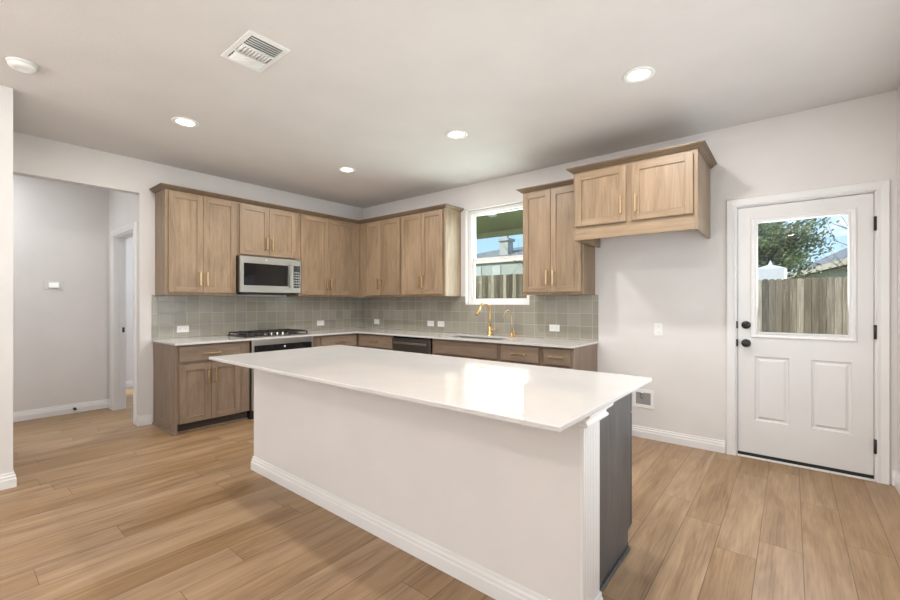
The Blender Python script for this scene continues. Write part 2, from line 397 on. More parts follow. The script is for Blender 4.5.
# back wall with window and door openings
WX0, WX1, WZ0, WZ1 = 2.02, 2.92, 1.245, 2.425
DX0, DX1, DZ1 = 4.835, 5.664, 2.065
def kb(x, z): return not (WX0 < x < WX1 and WZ0 < z < WZ1) and not (DX0 < x < DX1 and z < DZ1)
S(MB().cells([0, WX0, WX1, DX0, DX1, XC + .14], [0, WZ0, WZ1, DZ1, H], kb, 1, 0, .14), 'wall_back', 'wall', 'pale wall behind the sink with window and exterior door')
W2 = (-2.4, -.6, .65, 2.15); W3 = (-8.0, -4.8, .55, 2.25)
def kc(y, z): return not any(a < y < b and c < z < d for a, b, c, d in (W2, W3))
S(MB().cells([YF, W3[0], W3[1], W2[0], W2[1], 0], [0, .55, .65, 2.15, 2.25, H], kc, 0, XC, XC + .14), 'wall_right', 'wall', 'pale wall just right of the exterior door')
W4 = (1.8, 5.0, .55, 2.25)
S(MB().cells([XL, W4[0], W4[1], XC + .14], [0, .55, 2.25, H], lambda x, z: not (W4[0] < x < W4[1] and .55 < z < 2.25), 1, YF - .14, YF), 'wall_front', 'wall', 'pale living room wall behind the camera')
# hallway and small room past it
S(MB().box(-1.34, -1.22, -4.92, -2.774, 0, H), 'wall_hall_back', 'wall', 'grey shaded wall at the back of the hallway')
S(MB().box(-1.22, -.115, -4.92, -4.8, 0, H), 'wall_hall_left', 'wall', 'hallway wall on the left')
HX0, HX1, HZ = -1.0, -.165, 2.045
S(MB().cells([-1.34, HX0, HX1, -.115], [0, HZ, H], lambda x, z: not (HX0 < x < HX1 and z < HZ), 1, -2.774, YO), 'wall_hall_right', 'wall', 'hallway wall holding the inner doorway')
S(MB().cells([-2.6, -2.5, -.115], [-2.774, -.6, -.5], lambda x, y: x < -2.5 or y > -.6, 2, 0, H), 'wall_side_room', 'wall', 'bright wall seen through the hallway doorway')

BASE = [(0, 0), (.016, 0), (.016, .058), (.012, .064), (.012, .078), (.007, .086), (.006, .100), (0, .102)]
def baseboard(name, path, label, prof=BASE): return S(MB().sweep(prof, path), name, 'trim', label)
baseboard('baseboard_left', [(-.09, YO), (0, YO), (0, -2.787)], 'white baseboard round the wall end beside the left base cabinet')
baseboard('baseboard_hall_back', [(-1.22, -4.8), (-1.22, YO), (-1.075, YO)], 'white baseboard along the hallway back wall')
baseboard('baseboard_front_left', [(XL, YF), (XL, YL), (0, YL)], 'white baseboard round the wall corner at left edge')
baseboard('baseboard_back', [(3.692, 0), (4.764, 0)], 'white baseboard in the refrigerator space beside the door')
baseboard('baseboard_right', [(5.736, 0), (XC, 0), (XC, YF)], 'white baseboard right of the exterior door')
baseboard('baseboard_side_room', [(-2.5, -2.774), (-2.5, -.6), (-.115, -.6)], 'white baseboard in the room past the hallway')

S(MB().cells([-2.784, -.0105], [.8835, 1.349], lambda a, b: True, 0, .001, .0105), 'backsplash_left', 'tile', 'grey glazed square tile behind the cooktop')
S(MB().cells([.001, WX0 - .001, WX1 + .001, 3.690], [.8835, WZ0 - .001, 1.349], lambda x, z: not (WX0 - .001 < x < WX1 + .001 and z > WZ0 - .001), 1, -.0105, -.001), 'backsplash_back', 'tile', 'grey glazed square tile behind the sink')

# kitchen window
w1 = empty('window_1', (2.47, .1, WZ0), 0, 'white single hung window over the sink', 'window', None, 'structure')
def win_part(mb, name, m, parent=w1):
    o = mb.build(name, m, parent); return o
hx = .449
fr = MB()
fr.cells([-hx, -hx + .05, hx - .05, hx], [.001, .05, 1.179 - .045, 1.179], lambda x, z: not (abs(x) < hx - .05 and .05 < z < 1.134), 1, -.04, .035)
fr.box(-hx, hx, -.1, -.04, .0, .012)
win_part(fr, 'window_frame', 'trim')
sa = MB().cells([-hx + .05, -hx + .08, hx - .08, hx - .05], [.05, .075, .535, .580], lambda x, z: not (abs(x) < hx - .08 and .075 < z < .535), 1, -.025, .0)
win_part(sa, 'lower_sash', 'trim')
sb = MB().cells([-hx + .05, -hx + .065, hx - .065, hx - .05], [.545, .572, 1.12, 1.134], lambda x, z: not (abs(x) < hx - .065 and .572 < z < 1.12), 1, .002, .028)
win_part(sb, 'upper_sash', 'trim')
win_part(MB().box(-hx + .08, hx - .08, -.014, -.011, .075, .535), 'lower_pane', 'glassg')
win_part(MB().box(-hx + .065, hx - .065, .014, .017, .572, 1.12), 'upper_pane', 'glassg')
def plain_window(name, axis, a, b, c, d, w, label):
    o = empty(name, (0, 0, 0), 0, label, 'window', None, 'structure')
    mid = (a + b) / 2; t = .05
    us = [a, a + t, mid - t / 2, mid + t / 2, b - t, b]; vs = [c, c + t, d - t, d]
    MB().cells(us, vs, lambda u, v: not ((a + t < u < mid - t / 2 or mid + t / 2 < u < b - t) and c + t < v < d - t), axis, w, w + .06).build('window_frame', 'trim', o)
    MB().cells([a + t, b - t], [c + t, d - t], lambda u, v: True, axis, w + .028, w + .032).build('pane', 'glass', o)
plain_window('window_2', 0, *W2, XC + .05, 'white framed side window in the right wall')
plain_window('window_3', 0, *W3, XC + .05, 'white framed living room side window')
plain_window('window_4', 1, *W4, YF - .11, 'white framed living room window behind the camera')

# exterior door
d1 = empty('door_1', (5.249, 0, 0), 0, 'white half glass exterior door with black hardware', 'door', None, 'structure')
CAS = [(0, 0), (.018, 0), (.020, .012), (.014, .030), (.016, .058), (.010, .066), (0, .067)]
def casing(mb, x0, x1, z1, y, w=.068, sgn=-1):
    """mitred casing on a wall face looking -Y"""
    prof = [(0, .0), (.006, .0), (.016, .008), (.012, .022), (.016, .050), (.018, .062), (.012, w), (0, w)]
    path = [(x0, 0), (x0, z1), (x1, z1), (x1, 0)]
    nr = [(-1, 0), (-1, 1), (1, 1), (1, 0)]
    vs = [[mb.bm.verts.new((px + nx * q, y + sgn * o, pz + nz * q)) for o, q in prof] for (px, pz), (nx, nz) in zip(path, nr)]
    k = len(prof)
    for a, b in zip(vs, vs[1:]):
        for j in range(k): mb.bm.faces.new((a[j], b[j], b[(j + 1) % k], a[(j + 1) % k]))
    mb.bm.faces.new(vs[0]); mb.bm.faces.new(vs[-1][::-1])
    return mb
hw = (DX1 - DX0) / 2
casing(MB(), -hw + .004, hw - .004, DZ1 - .004, 0).build('casing', 'trim', d1)
jm = MB().box(-hw, -hw + .012, .001, .139, 0, DZ1).box(hw - .012, hw, .001, .139, 0, DZ1).box(-hw + .012, hw - .012, .001, .139, DZ1 - .010, DZ1)
jm.build('jamb', 'trim', d1)
MB().box(-hw + .012, hw - .012, -.012, .139, 0, .013, 0, .003).build('threshold', 'trim', d1)
tag(MB().box(-hw + .014, hw - .014, .008, .045, .0135, .0385).build('door_sweep', 'black', d1), 'black rubber sweep under the door')
sw = .399; sy = .010
gx0, gx1, gz0, gz1 = -.268, .268, 1.03, 1.918
px = ((-.287, -.069), (.064, .287)); pz = (.31, .832)
sl = MB()
def keep_s(x, z):
    if gx0 < x < gx1 and gz0 < z < gz1: return False
    return not any(a < x < b and pz[0] < z < pz[1] for a, b in px)
sl.cells([-sw, *px[0], *px[1], gx0, gx1, sw], [.039, *pz, gz0, gz1, 2.050], keep_s, 1, sy, sy + .042)
slab = sl.build('slab', 'door', d1)
pm = MB()
for a, b in px: pm.relief(a, b, pz[0], pz[1], sy, [(0, 0), (.006, .010), (.018, .011), (.034, .002), (.04, .002)])
pm.build('raised_panels', 'door', slab)
gf = MB().relief(gx0 - .044, gx1 + .044, gz0 - .044, gz1 + .044, sy, [(0, -.0005), (.002, -.011), (.008, -.013), (.020, -.006), (.030, -.005), (.034, -.010), (.040, -.011), (.046, .017)], 0, False)
gf.build('glazing_frame', 'trim', slab, recalc=True)
MB().box(gx0, gx1, sy + .018, sy + .022, gz0, gz1).build('pane', 'glass', slab)
kn = MB().lathe([(.033, 0), (.033, .006), (.026, .010), (.012, .014), (.011, .030), (.020, .036), (.027, .048), (.025, .060), (.014, .067), (0.001, .068)], (-.344, sy, .936), (0, -1, 0), 28)
tag(kn.build('door_knob', 'black', d1, True), 'round black door knob')
db = MB().lathe([(.032, 0), (.032, .008), (.028, .016), (.0001, .017)], (-.344, sy, 1.086), (0, -1, 0), 28).box(-.350, -.338, sy - .034, sy - .016, 1.068, 1.104, 0, .003)
tag(db.build('deadbolt', 'black', d1), 'black deadbolt thumbturn')
for z in (.936, 1.086): MB().box(-.4135, -.3985, -.004, sy + .006, z - .030, z + .030, 0, .001).build('strike_plate', 'black', d1)
for z in (.25, 1.06, 1.83):
    hg = MB().tube([(.406, -.006, z - .05), (.406, -.006, z + .05)], .0085, 12); hg.box(.398, .4145, -.003, .010, z - .05, z + .05)
    hg.build('hinge', 'black', d1)

# hallway doorway
d2 = empty('door_2', ((HX0 + HX1) / 2, YO, 0), 0, 'white cased doorway off the hallway with black strike', 'doorway', None, 'structure')
q = (HX1 - HX0) / 2
casing(MB(), -q + .004, q - .004, HZ - .004, 0, .070).build('casing', 'trim', d2)
MB().box(-q, -q + .014, .0, .115, 0, HZ).box(q - .014, q, .0, .115, 0, HZ).box(-q + .014, q - .014, 0, .115, HZ - .014, HZ).box(-q + .014, -q + .026, .055, .075, 0, HZ - .014).build('jamb', 'trim', d2)
tag(MB().box(-q + .013, -q + .016, .072, .102, .915, .975).build('strike_plate', 'black', d2), 'black metal strike plate')

# ------------------------------------------------------------------ cabinets (local: x along the front, y = 0 wall, front at -depth)
def pull(mb, x, y, z, length, vertical, r=.0055):
    """square bar pull standing off a face looking -Y"""
    h = length / 2; so = .030
    if vertical:
        mb.box(x - r, x + r, y - so - r, y - so + r, z - h, z + h, 0, .0012)
        for k in (-1, 1): mb.box(x - r * .9, x + r * .9, y - so, y, z + k * (h - .010) - r, z + k * (h - .010) + r)
    else:
        mb.box(x - h, x + h, y - so - r, y - so + r, z - r, z + r, 0, .0012)
        for k in (-1, 1): mb.box(x + k * (h - .010) - r, x + k * (h - .010) + r, y - so, y, z - r * .9, z + r * .9)
    return mb
def shaker(parent, x0, x1, z0, z1, yf, vm, hm, handle=None, name='door', sw=.056, t=.019):
    mb = MB(); yb = yf + t
    mb.box(x0, x0 + sw, yf, yb, z0, z1, 0, .0016); mb.box(x1 - sw, x1, yf, yb, z0, z1, 0, .0016)
    mb.box(x0 + sw, x1 - sw, yf, yb, z0, z0 + sw, 1, .0016); mb.box(x0 + sw, x1 - sw, yf, yb, z1 - sw, z1, 1, .0016)
    mb.box(x0 + sw - .002, x1 - sw + .002, yf + .010, yb - .001, z0 + sw - .002, z1 - sw + .002, 0)
    d = mb.build(name, [vm, hm], parent)
    if handle:
        side, zz, vert, ln = handle
        x = x0 + .032 if side == 'L' else x1 - .032 if side == 'R' else (x0 + x1) / 2
        tag(pull(MB(), x, yf, zz, ln, vert).build('handle', 'brass', d), 'brass bar pull')
    return d
def slab_front(parent, x0, x1, z0, z1, yf, hm, pull_len=.14, name='drawer', t=.019):
    d = MB().box(x0, x1, yf, yf + t, z0, z1, 0, .003, 2).build(name, [hm], parent)
    if pull_len: tag(pull(MB(), (x0 + x1) / 2, yf, (z0 + z1) / 2, pull_len, False).build('handle', 'brass', d), 'brass bar pull')
    return d
UG = 'maple wall cabinets'
def upper(loc, rz, w, h, depth, doors, zd, label, hz=.155, hl=.145, end_bottom=0.0):
    e = empty('wall_cabinet', loc, rz, label, 'cabinet', UG)
    MB().box(0, w, -depth, -.002, 0, h, 0, .0015).build('body', ['up'], e)
    for (a, b, side) in doors:
        shaker(e, a, b, zd[0], zd[1], -depth - .022, 'up', 'upH', (side, zd[0] + hz, True, hl))
    return e
UZ = 1.350; UH = 2.415 - UZ; UD = .305
R90 = PI / 2
upper((0, -2.755, UZ), R90, .711, UH, UD, [(.026, .345, 'R'), (.349, .688, 'L')], (.025, 1.050), 'tall maple wall cabinet at the left end, beside the microwave', .147)
upper((0, -2.042, 1.812), R90, .757, 2.415 - 1.812, UD, [(.018, .362, 'R'), (.366, .712, 'L')], (.016, .588), 'short maple wall cabinet directly above the microwave', .145)
upper((0, -1.283, UZ), R90, .976, UH, UD, [(.028, .428, 'R'), (.432, .832, 'L')], (.025, 1.050), 'tall maple wall cabinet right of the microwave, meeting the corner', .147)
upper((.3065, 0, UZ), 0, .8775, UH, UD, [(.150, .474, 'R'), (.478, .860, 'L')], (.025, 1.050), 'maple wall cabinet from the corner, second from the window', .157)
upper((1.186, 0, UZ), 0, .756, UH, UD, [(.022, .372, 'R'), (.376, .722, 'L')], (.025, 1.050), 'maple wall cabinet just left of the kitchen window', .157)
CROWN = [(-.002, 0), (.005, 0), (.008, .005), (.016, .008), (.030, .022), (.040, .026), (.043, .032), (.050, .034), (.050, .042), (-.002, .042)]
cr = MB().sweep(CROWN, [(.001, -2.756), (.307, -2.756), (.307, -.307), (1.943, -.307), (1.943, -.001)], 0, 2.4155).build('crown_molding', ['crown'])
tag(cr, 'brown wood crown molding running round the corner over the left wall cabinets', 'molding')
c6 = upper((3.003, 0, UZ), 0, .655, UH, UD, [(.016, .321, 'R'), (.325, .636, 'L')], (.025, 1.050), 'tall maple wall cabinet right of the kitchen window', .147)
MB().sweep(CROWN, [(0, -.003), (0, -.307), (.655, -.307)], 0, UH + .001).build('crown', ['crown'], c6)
# refrigerator cabinet, deeper
FD = .617; FZ = 1.820
cf = empty('wall_cabinet', (3.690, 0, FZ), 0, 'deep short maple wall cabinet over the empty refrigerator space', 'cabinet', UG)
FW = .965
MB().box(0, FW, -FD, -.002, .112, 2.415 - FZ, 0, .0015).box(0, .019, -FD, -.002, 0, .1118).box(FW - .019, FW, -FD, -.002, 0, .1118).build('body', ['up'], cf)
MB().box(.0195, FW - .0195, -FD, -FD + .02, .0, .1115, 0, .0015).build('valance', ['upH'], cf)
for a, b, s in ((.022, .452, 'R'), (.502, .935, 'L')):
    shaker(cf, a, b, .118, 2.396 - FZ, -FD - .022, 'up', 'upH', (s, .118 + .135, True, .145))
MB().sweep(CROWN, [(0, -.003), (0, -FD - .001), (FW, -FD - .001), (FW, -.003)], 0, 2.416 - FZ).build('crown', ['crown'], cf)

# base cabinets
BG = 'brown base cabinets'; BH = .862; BD = .600; TK = .10
def base(loc, rz, w, label, fronts, group=BG, depth=BD, sink=False, side=False):
    e = empty('base_cabinet', loc, rz, label, 'cabinet', group)
    if sink:
        MB().cells([0, .018, w - .018, w], [-depth, -depth + .02, -.03, -.012], lambda x, y: not (.018 < x < w - .018 and -depth + .02 < y < -.03), 2, TK, BH).box(.018, w - .018, -depth + .02, -.03, TK, TK + .018).build('body', ['lo'], e)
    else: MB().box(0, w, -depth, -.012, TK, BH, 0, .0015).build('body', ['lo'], e)
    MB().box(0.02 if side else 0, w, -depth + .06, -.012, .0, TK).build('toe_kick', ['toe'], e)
    MB().box(0.02 if side else 0, w, -depth + .044, -depth + .0595, 0, .018, 0, .003).build('shoe_molding', ['lo'], e)
    if side: MB().box(0, .0195, -depth, -.012, 0, TK - .0005).box(-.014, -.0005, -depth, -.02, 0, .018, 0, .003).build('side_foot', ['lo'], e)
    yf = -depth - .021
    for f in fronts:
        if f[0] == 'drawer': slab_front(e, f[1], f[2], f[3], f[4], yf, 'loH', f[5])
        else: shaker(e, f[1], f[2], f[3], f[4], yf, 'lo', 'loH', (f[5], f[4] - .12, True, .14))
    return e
ZD = (.103, .665); ZR = (.695, .840)
base((0, -2.772, 0), R90, .708, 'brown base cabinet at the left end, full front in view', [('drawer', .030, .603, *ZR, .16), ('door', .030, .314, *ZD, 'R'), ('door', .318, .603, *ZD, 'L')], depth=.645, side=True)
base((0, -1.296, 0), R90, .690, 'brown corner base cabinet right of the cooktop', [('drawer', .115, .650, *ZR, .14), ('door', .115, .380, *ZD, 'R'), ('door', .384, .650, *ZD, 'L')], depth=.645)
base((.647, 0, 0), 0, .713, 'brown base cabinet between the corner and the dishwasher', [('drawer', .040, .690, *ZR, .14), ('door', .040, .690, *ZD, 'R')])
base((1.992, 0, 0), 0, .908, 'brown sink base cabinet with plain false front', [('drawer', .042, .890, *ZR, 0), ('door', .042, .464, *ZD, 'R'), ('door', .468, .890, *ZD, 'L')], sink=True)
base((2.901, 0, 0), 0, .470, 'brown base cabinet right of the sink, wider drawer', [('drawer', .030, .442, *ZR, .16), ('door', .030, .442, *ZD, 'R')])
base((3.372, 0, 0), 0, .313, 'narrow brown base cabinet at the right end of the counter', [('drawer', .030, .285, *ZR, .14), ('door', .030, .285, *ZD, 'L')])

# worktop round the corner with the sink cut out
CT0, CT1 = .8630, .883
SK = (2.06, 2.855, -.54, -.16)
wt = MB().cells([.011, .690, SK[0], SK[1], 3.692], [-2.784, -.648, SK[2], SK[3], -.011],
                lambda x, y: (x < .690 or y > -.648) and not (SK[0] < x < SK[1] and SK[2] < y < SK[3]), 2, CT0, CT1)
tag(wt.build('worktop', 'quartz'), 'white quartz worktop running along both tiled walls', 'countertop')
e = empty('kitchen_sink', ((SK[0] + SK[1]) / 2, (SK[2] + SK[3]) / 2, CT0), 0, 'steel undermount sink basin in the worktop under the window', 'sink')
a, b = (SK[1] - SK[0]) / 2, (SK[3] - SK[2]) / 2
bs = MB()
vs = None
ringsk = [[(-a - .02, -b - .02, -.0005), (a + .02, -b - .02, -.0005), (a + .02, b + .02, -.0005), (-a - .02, b + .02, -.0005)],
          [(-a + .002, -b + .002, -.0005), (a - .002, -b + .002, -.0005), (a - .002, b - .002, -.0005), (-a + .002, b - .002, -.0005)],
          [(-a + .012, -b + .012, -.2), (a - .012, -b + .012, -.2), (a - .012, b - .012, -.2), (-a + .012, b - .012, -.2)],
          [(-.03, -.03, -.205), (.03, -.03, -.205), (.03, .03, -.205), (-.03, .03, -.205)]]
bs.ring(ringsk, 0, False, True); o = bs.build('basin', 'steel', e)
for p in o.data.polygons: p.use_smooth = False
MB().lathe([(.045, -.203), (.045, -.2), (.02, -.202), (.001, -.202)], (0, 0, 0)).build('drain', 'steel', e)

# faucets
e = empty('kitchen_faucet', (2.452, -.105, CT1), 0, 'tall gold gooseneck pull-down faucet behind the sink', 'faucet')
arc = [(0, 0, .10), (0, 0, .20), (0, 0, .285)] + [(-.006 * (1 - math.cos(t)), -.095 * (1 - math.cos(t)), .285 + .095 * math.sin(t)) for t in [PI * k / 12 for k in range(1, 11)]]
MB().lathe([(.030, 0), (.030, .006), (.024, .010), (.021, .05), (.021, .10), (.014, .105), (.0125, .11)]).build('base', 'gold', e, True)
MB().tube(arc, .0125, 14).build('spout', 'gold', e, True)
ex = Vector(arc[-1]); dr = (ex - Vector(arc[-2])).normalized()
sh = MB().tube([ex, ex + dr * .03, ex + dr * .035, ex + dr * .095, ex + dr * .105], [.0130, .0135, .0165, .0185, .015], 16)
sp = sh.build('spray_head', 'gold', e, True)
MB().tube([ex + dr * .1045, ex + dr * .108], .012, 14).build('nozzle', 'black', sp)
MB().tube([(.018, 0, .07), (.045, 0, .072)], .013, 14).tube([(.045, 0, .074), (.085, -.005, .083)], [.0075, .006], 10).build('lever', 'gold', e, True)
e = empty('water_tap', (2.749, -.105, CT1), 0, 'small slim gold filtered water tap right of the main faucet', 'faucet')
arc = [(0, 0, .04), (0, 0, .16), (0, 0, .235)] + [(-.010 * (1 - math.cos(t)), -.065 * (1 - math.cos(t)), .235 + .068 * math.sin(t)) for t in [PI * k / 10 for k in range(1, 10)]]
arc.append((arc[-1][0], arc[-1][1] - .002, arc[-1][2] - .03))
MB().lathe([(.022, 0), (.022, .005), (.015, .010), (.014, .045), (.007, .052)]).build('base', 'gold', e, True)
MB().tube(arc, .0055, 10).build('spout', 'brass', e, True)
MB().tube([(.0, 0, .045), (.02, -.004, .060), (.042, -.008, .064)], [.006, .005, .004], 10).tube([(.03, .0, .0), (.03, 0, .035), (.03, 0, .05)], [.010, .010, .005], 10).build('lever', 'gold', e, True)

# ------------------------------------------------------------------ appliances
e = empty('microwave', (0, -2.060, 1.378), R90, 'stainless steel microwave mounted over the cooktop', 'microwave')
w, h, D = .757, .428, .370
MB().box(0, w, -D, -.004, .0, h, 0, .002).build('body', 'black', e)
yf = -.402
dm = MB()
dm.cells([.003, .045, .580, .632], [.012, .090, .345, h - .006], lambda x, z: not (.045 < x < .580 and .090 < z < .345), 1, yf, -D - .001)
dr = dm.build('door', 'steel', e)
MB().box(.045, .580, yf + .004, yf + .010, .090, .345).build('window', 'bglass', dr)
MB().box(.6325, w - .003, yf, -D - .001, .012, h - .006, 0, .002).build('control_frame', 'steel', e)
cp = MB().box(.655, w - .016, yf - .0015, yf + .001, .075, .350)
cpo = cp.build('control_panel', 'bglass', e)
bt = MB()
for r in range(6):
    for c in range(3): bt.box(.662 + c * .026, .680 + c * .026, yf - .0022, yf - .0016, .095 + r * .032, .112 + r * .032)
bt.build('buttons', 'grey', cpo)
MB().box(.599, .621, yf - .040, yf - .026, .070, .368, 0, .004, 2).box(.603, .617, yf - .026, yf, .080, .100).box(.603, .617, yf - .026, yf, .340, .360).build('handle', 'steel', dr)
MB().box(.05, w - .05, -D + .02, -.05, -.012, .0).build('vent_grille', 'black', e)
tag(MB().lathe([(.009, 0), (.009, .001), (.0001, .0015)], (.31, yf, .392), (0, -1, 0), 16).build('emblem', 'badge', dr), 'small round emblem')

e = empty('wall_oven', (.045, -2.060, 0), R90, 'built-in oven with black control panel under the cooktop', 'oven')
w = .760
MB().box(0.002, w, -.600, -.012, .0, .862).build('body', 'black', e)
ff = MB().box(.004, .030, -.640, -.601, .10, .862, 0, .002).box(w - .030, w - .004, -.640, -.601, .10, .862, 0, .002).box(.030, w - .030, -.640, -.601, .800, .862, 0, .002).box(.030, w - .030, -.640, -.601, .10, .13)
ff.build('trim_frame', 'steel', e)
cpo = MB().box(.031, w - .031, -.640, -.602, .690, .799, 0, .002).build('control_panel', 'bglass', e)
tag(MB().lathe([(.011, 0), (.011, .001), (.0001, .0014)], (w / 2, -.6402, .770), (0, -1, 0), 18).build('emblem', 'badge', cpo), 'small round emblem')
dro = MB().box(.031, w - .031, -.644, -.602, .131, .688, 0, .003).build('door', 'steel', e)
MB().box(.10, w - .10, -.6455, -.6435, .22, .56).build('window', 'bglass', dro)
MB().tube([(.08, -.69, .63), (w - .08, -.69, .63)], .011, 12).box(.09, .11, -.69, -.644, .622, .638).box(w - .11, w - .09, -.69, -.644, .622, .638).build('handle', 'steel', dro)

e = empty('gas_cooktop', (.345, -1.690, CT1), R90, 'black gas cooktop with cast iron grates set in the worktop', 'cooktop')
w, d = .750, .50
MB().box(-w / 2, w / 2, -d / 2, d / 2, .0005, .010, 0, .003, 2).build('plate', 'dsteel', e)
for (x, y, r) in ((-.25, -.12, .036), (-.25, .12, .045), (0, .06, .055), (.25, -.12, .045), (.25, .12, .036)):
    MB().lathe([(r + .02, .010), (r + .02, .014), (r, .016), (r, .024), (r * .75, .026), (r * .75, .032), (.001, .033)], (x, y, 0)).build('burner', 'iron', e)
for gx in (-.245, 0.0, .245):
    g = MB(); a = .118; b = .225 if gx else .225; z0, z1 = .036, .048; t = .006
    y0 = -b if gx else -.10
    for y in (y0, b): g.box(gx - a, gx + a, y - t, y + t, z0, z1, 0, .002)
    for x in (gx - a, gx + a): g.box(x - t, x + t, y0, b, z0, z1, 0, .002)
    g.box(gx - t, gx + t, y0, b, z0, z1 + .003, 0, .002); ym = (y0 + b) / 2; g.box(gx - a, gx + a, ym - t, ym + t, z0, z1 + .003, 0, .002)
    for x in (gx - a, gx + a):
        for y in (y0, b): g.box(x - t, x + t, y - t, y + t, .010, z0)
    g.build('grate', 'iron', e)
for k in range(5):
    x = (-.14, -.07, 0, .07, .14)[k]
    MB().lathe([(.022, .010), (.022, .014), (.017, .016), (.016, .040), (.013, .043), (.001, .043)], (x, -.185, 0), (0, 0, 1), 20).build('knob', 'steel', e)

e = empty('dishwasher', (1.365, 0, 0), 0, 'dark steel dishwasher with bar handle, left of the sink', 'dishwasher')
w = .624
MB().box(.002, w - .002, -.59, -.012, .0, .862).build('body', 'black', e)
do = MB().box(.006, w - .006, -.628, -.591, .105, .835, 0, .004, 2).build('door', 'dsteel', e)
MB().box(.006, w - .006, -.626, -.591, .837, .861).build('control_strip', 'bglass', e)
MB().box(.05, w - .05, -.672, -.655, .772, .796, 0, .005, 2).box(.07, .09, -.656, -.628, .776, .792).box(w - .09, w - .07, -.656, -.628, .776, .792).build('handle', 'steel', do)

# ------------------------------------------------------------------ island
e = empty('island_half_wall', (3.3, -2.60, 0), 0, 'pale painted island half wall with white baseboard, facing the camera', 'wall')
IX0, IX1, IY0, IY1 = 2.022 - 3.3, 4.580 - 3.3, -.080, .092
MB().box(IX0, IX1, IY0, IY1, 0, .862).build('body', 'wall', e)
tag(MB().sweep(BASE, [(IX0, IY1), (IX0, IY0), (IX1 + .0145, IY0), (IX1 + .0145, IY1)], 0).build('baseboard', 'trim', e), 'white profiled baseboard')
eb = MB().box(IX1 + .0005, IX1 + .010, IY0, IY1, 0, .862)
for k in range(10): eb.box(IX1 + .010, IX1 + .014, IY0 + .002 + k * .017, IY0 + .015 + k * .017, 0, .862, 0, .0012)
tag(eb.build('end_board', 'trim', e), 'white fluted end board')
tag(MB().sweep([(0, 0), (.012, .003), (.024, .010), (.026, .018), (.018, .026), (.020, .036), (.034, .046), (.040, .054), (.040, .060), (0, .060)], [(IX1 + .006, IY0 - .004), (IX1 + .0145, IY0 - .004), (IX1 + .0145, IY1), (IX1 + .006, IY1)], 0, .802).build('cap_molding', 'trim', e), 'white molding under the island top')
e = empty('island_cabinet', (4.530, -2.507, 0), PI, 'dark grey brown island cabinet run with plain end panel behind the half wall', 'cabinet')
w = 2.50; dp = .600
MB().box(0.001, w, -dp, -.001, TK, BH).build('body', ['lo'], e)
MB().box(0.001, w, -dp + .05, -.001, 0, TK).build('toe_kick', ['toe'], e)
pe = MB().cells([-dp, -dp + .05, -.001], [0, TK, BH], lambda y, z: not (y < -dp + .05 and z < TK), 0, -.012, .0)
tag(pe.build('end_panel', ['panel'], e), 'dark grey vertical grain end panel')
tag(MB().box(-.024, -.0125, -dp + .05, -.001, 0, .018, 0, .003).build('shoe_molding', ['panel'], e), 'grey strip along the floor')
n = 3
for k in range(n):
    a = (.004 if k else -.012) + k * w / n; b = (k + 1) * w / n - .004; m_ = (a + b) / 2
    slab_front(e, a, b, .695, .845, -dp - .021, 'isl', .16)
    shaker(e, a, m_ - .002, .103, .690, -dp - .021, 'isl', 'isl', ('R', .57, True, .14)); shaker(e, m_ + .002, b, .103, .690, -dp - .021, 'isl', 'isl', ('L', .57, True, .14))
it = MB().box(1.976, 4.637, -2.982, -1.874, CT0, CT1, 0, .004, 2)
tag(it.build('island_worktop', 'quartz'), 'long glossy white quartz top on the kitchen island', 'countertop')

# ------------------------------------------------------------------ ceiling fittings
def can_light(x, y, label, watts=LAMP_WATTS, color=LAMP_COLOR):
    e = empty('recessed_light', (x, y, H), 0, label, 'light', 'recessed ceiling lights')
    MB().lathe([(.098, -.0005), (.098, -.004), (.092, -.008), (.076, -.009), (.066, -.003), (.064, -.0005)], (0, 0, 0), (0, 0, 1), 40).build('trim_ring', 'plate', e, True)
    MB().lathe([(.064, -.0035), (.03, -.0045), (.0005, -.0048)], (0, 0, 0), (0, 0, 1), 32).build('lens', 'lens', e, True)
    d = bpy.data.lights.new('lamp', 'AREA'); d.shape = 'DISK'; d.size = .12; d.energy = watts; d.color = color; d.spread = PI
    o = bpy.data.objects.new('lamp', d); COL.objects.link(o); o.parent = e; o.location = (0, 0, -.012)
    return e
can_light(1.363, -2.924, 'round lit recessed ceiling light nearest the hallway opening')
can_light(1.383, -1.337, 'smallest lit recessed ceiling light, nearest the kitchen corner')
can_light(2.923, -1.330, 'lit recessed ceiling light in front of the kitchen window, middle of the ceiling')
can_light(4.431, -1.337, 'large lit recessed ceiling light at the right, near the refrigerator cabinet')
can_light(4.43, -2.95, 'recessed ceiling light over the near right end of the island')
for (x, y) in ((2.1, -5.5), (3.7, -5.5), (5.2, -5.5), (2.1, -7.4), (3.7, -7.4), (5.2, -7.4)):
    can_light(x, y, 'lit recessed ceiling light over the living area behind the camera', 6.0)
can_light(-.68, -4.2, 'added unseen ceiling lamp that brightens the hallway', 14.0, (.93, .97, 1.0))  # unseen lamp added to lift the hallway walls
can_light(-1.2, -1.6, 'added unseen lamp standing in for daylight in the room past the hallway', 40.0, (.86, .93, 1.0))  # unseen lamp added here, its cool colour stands in for daylight

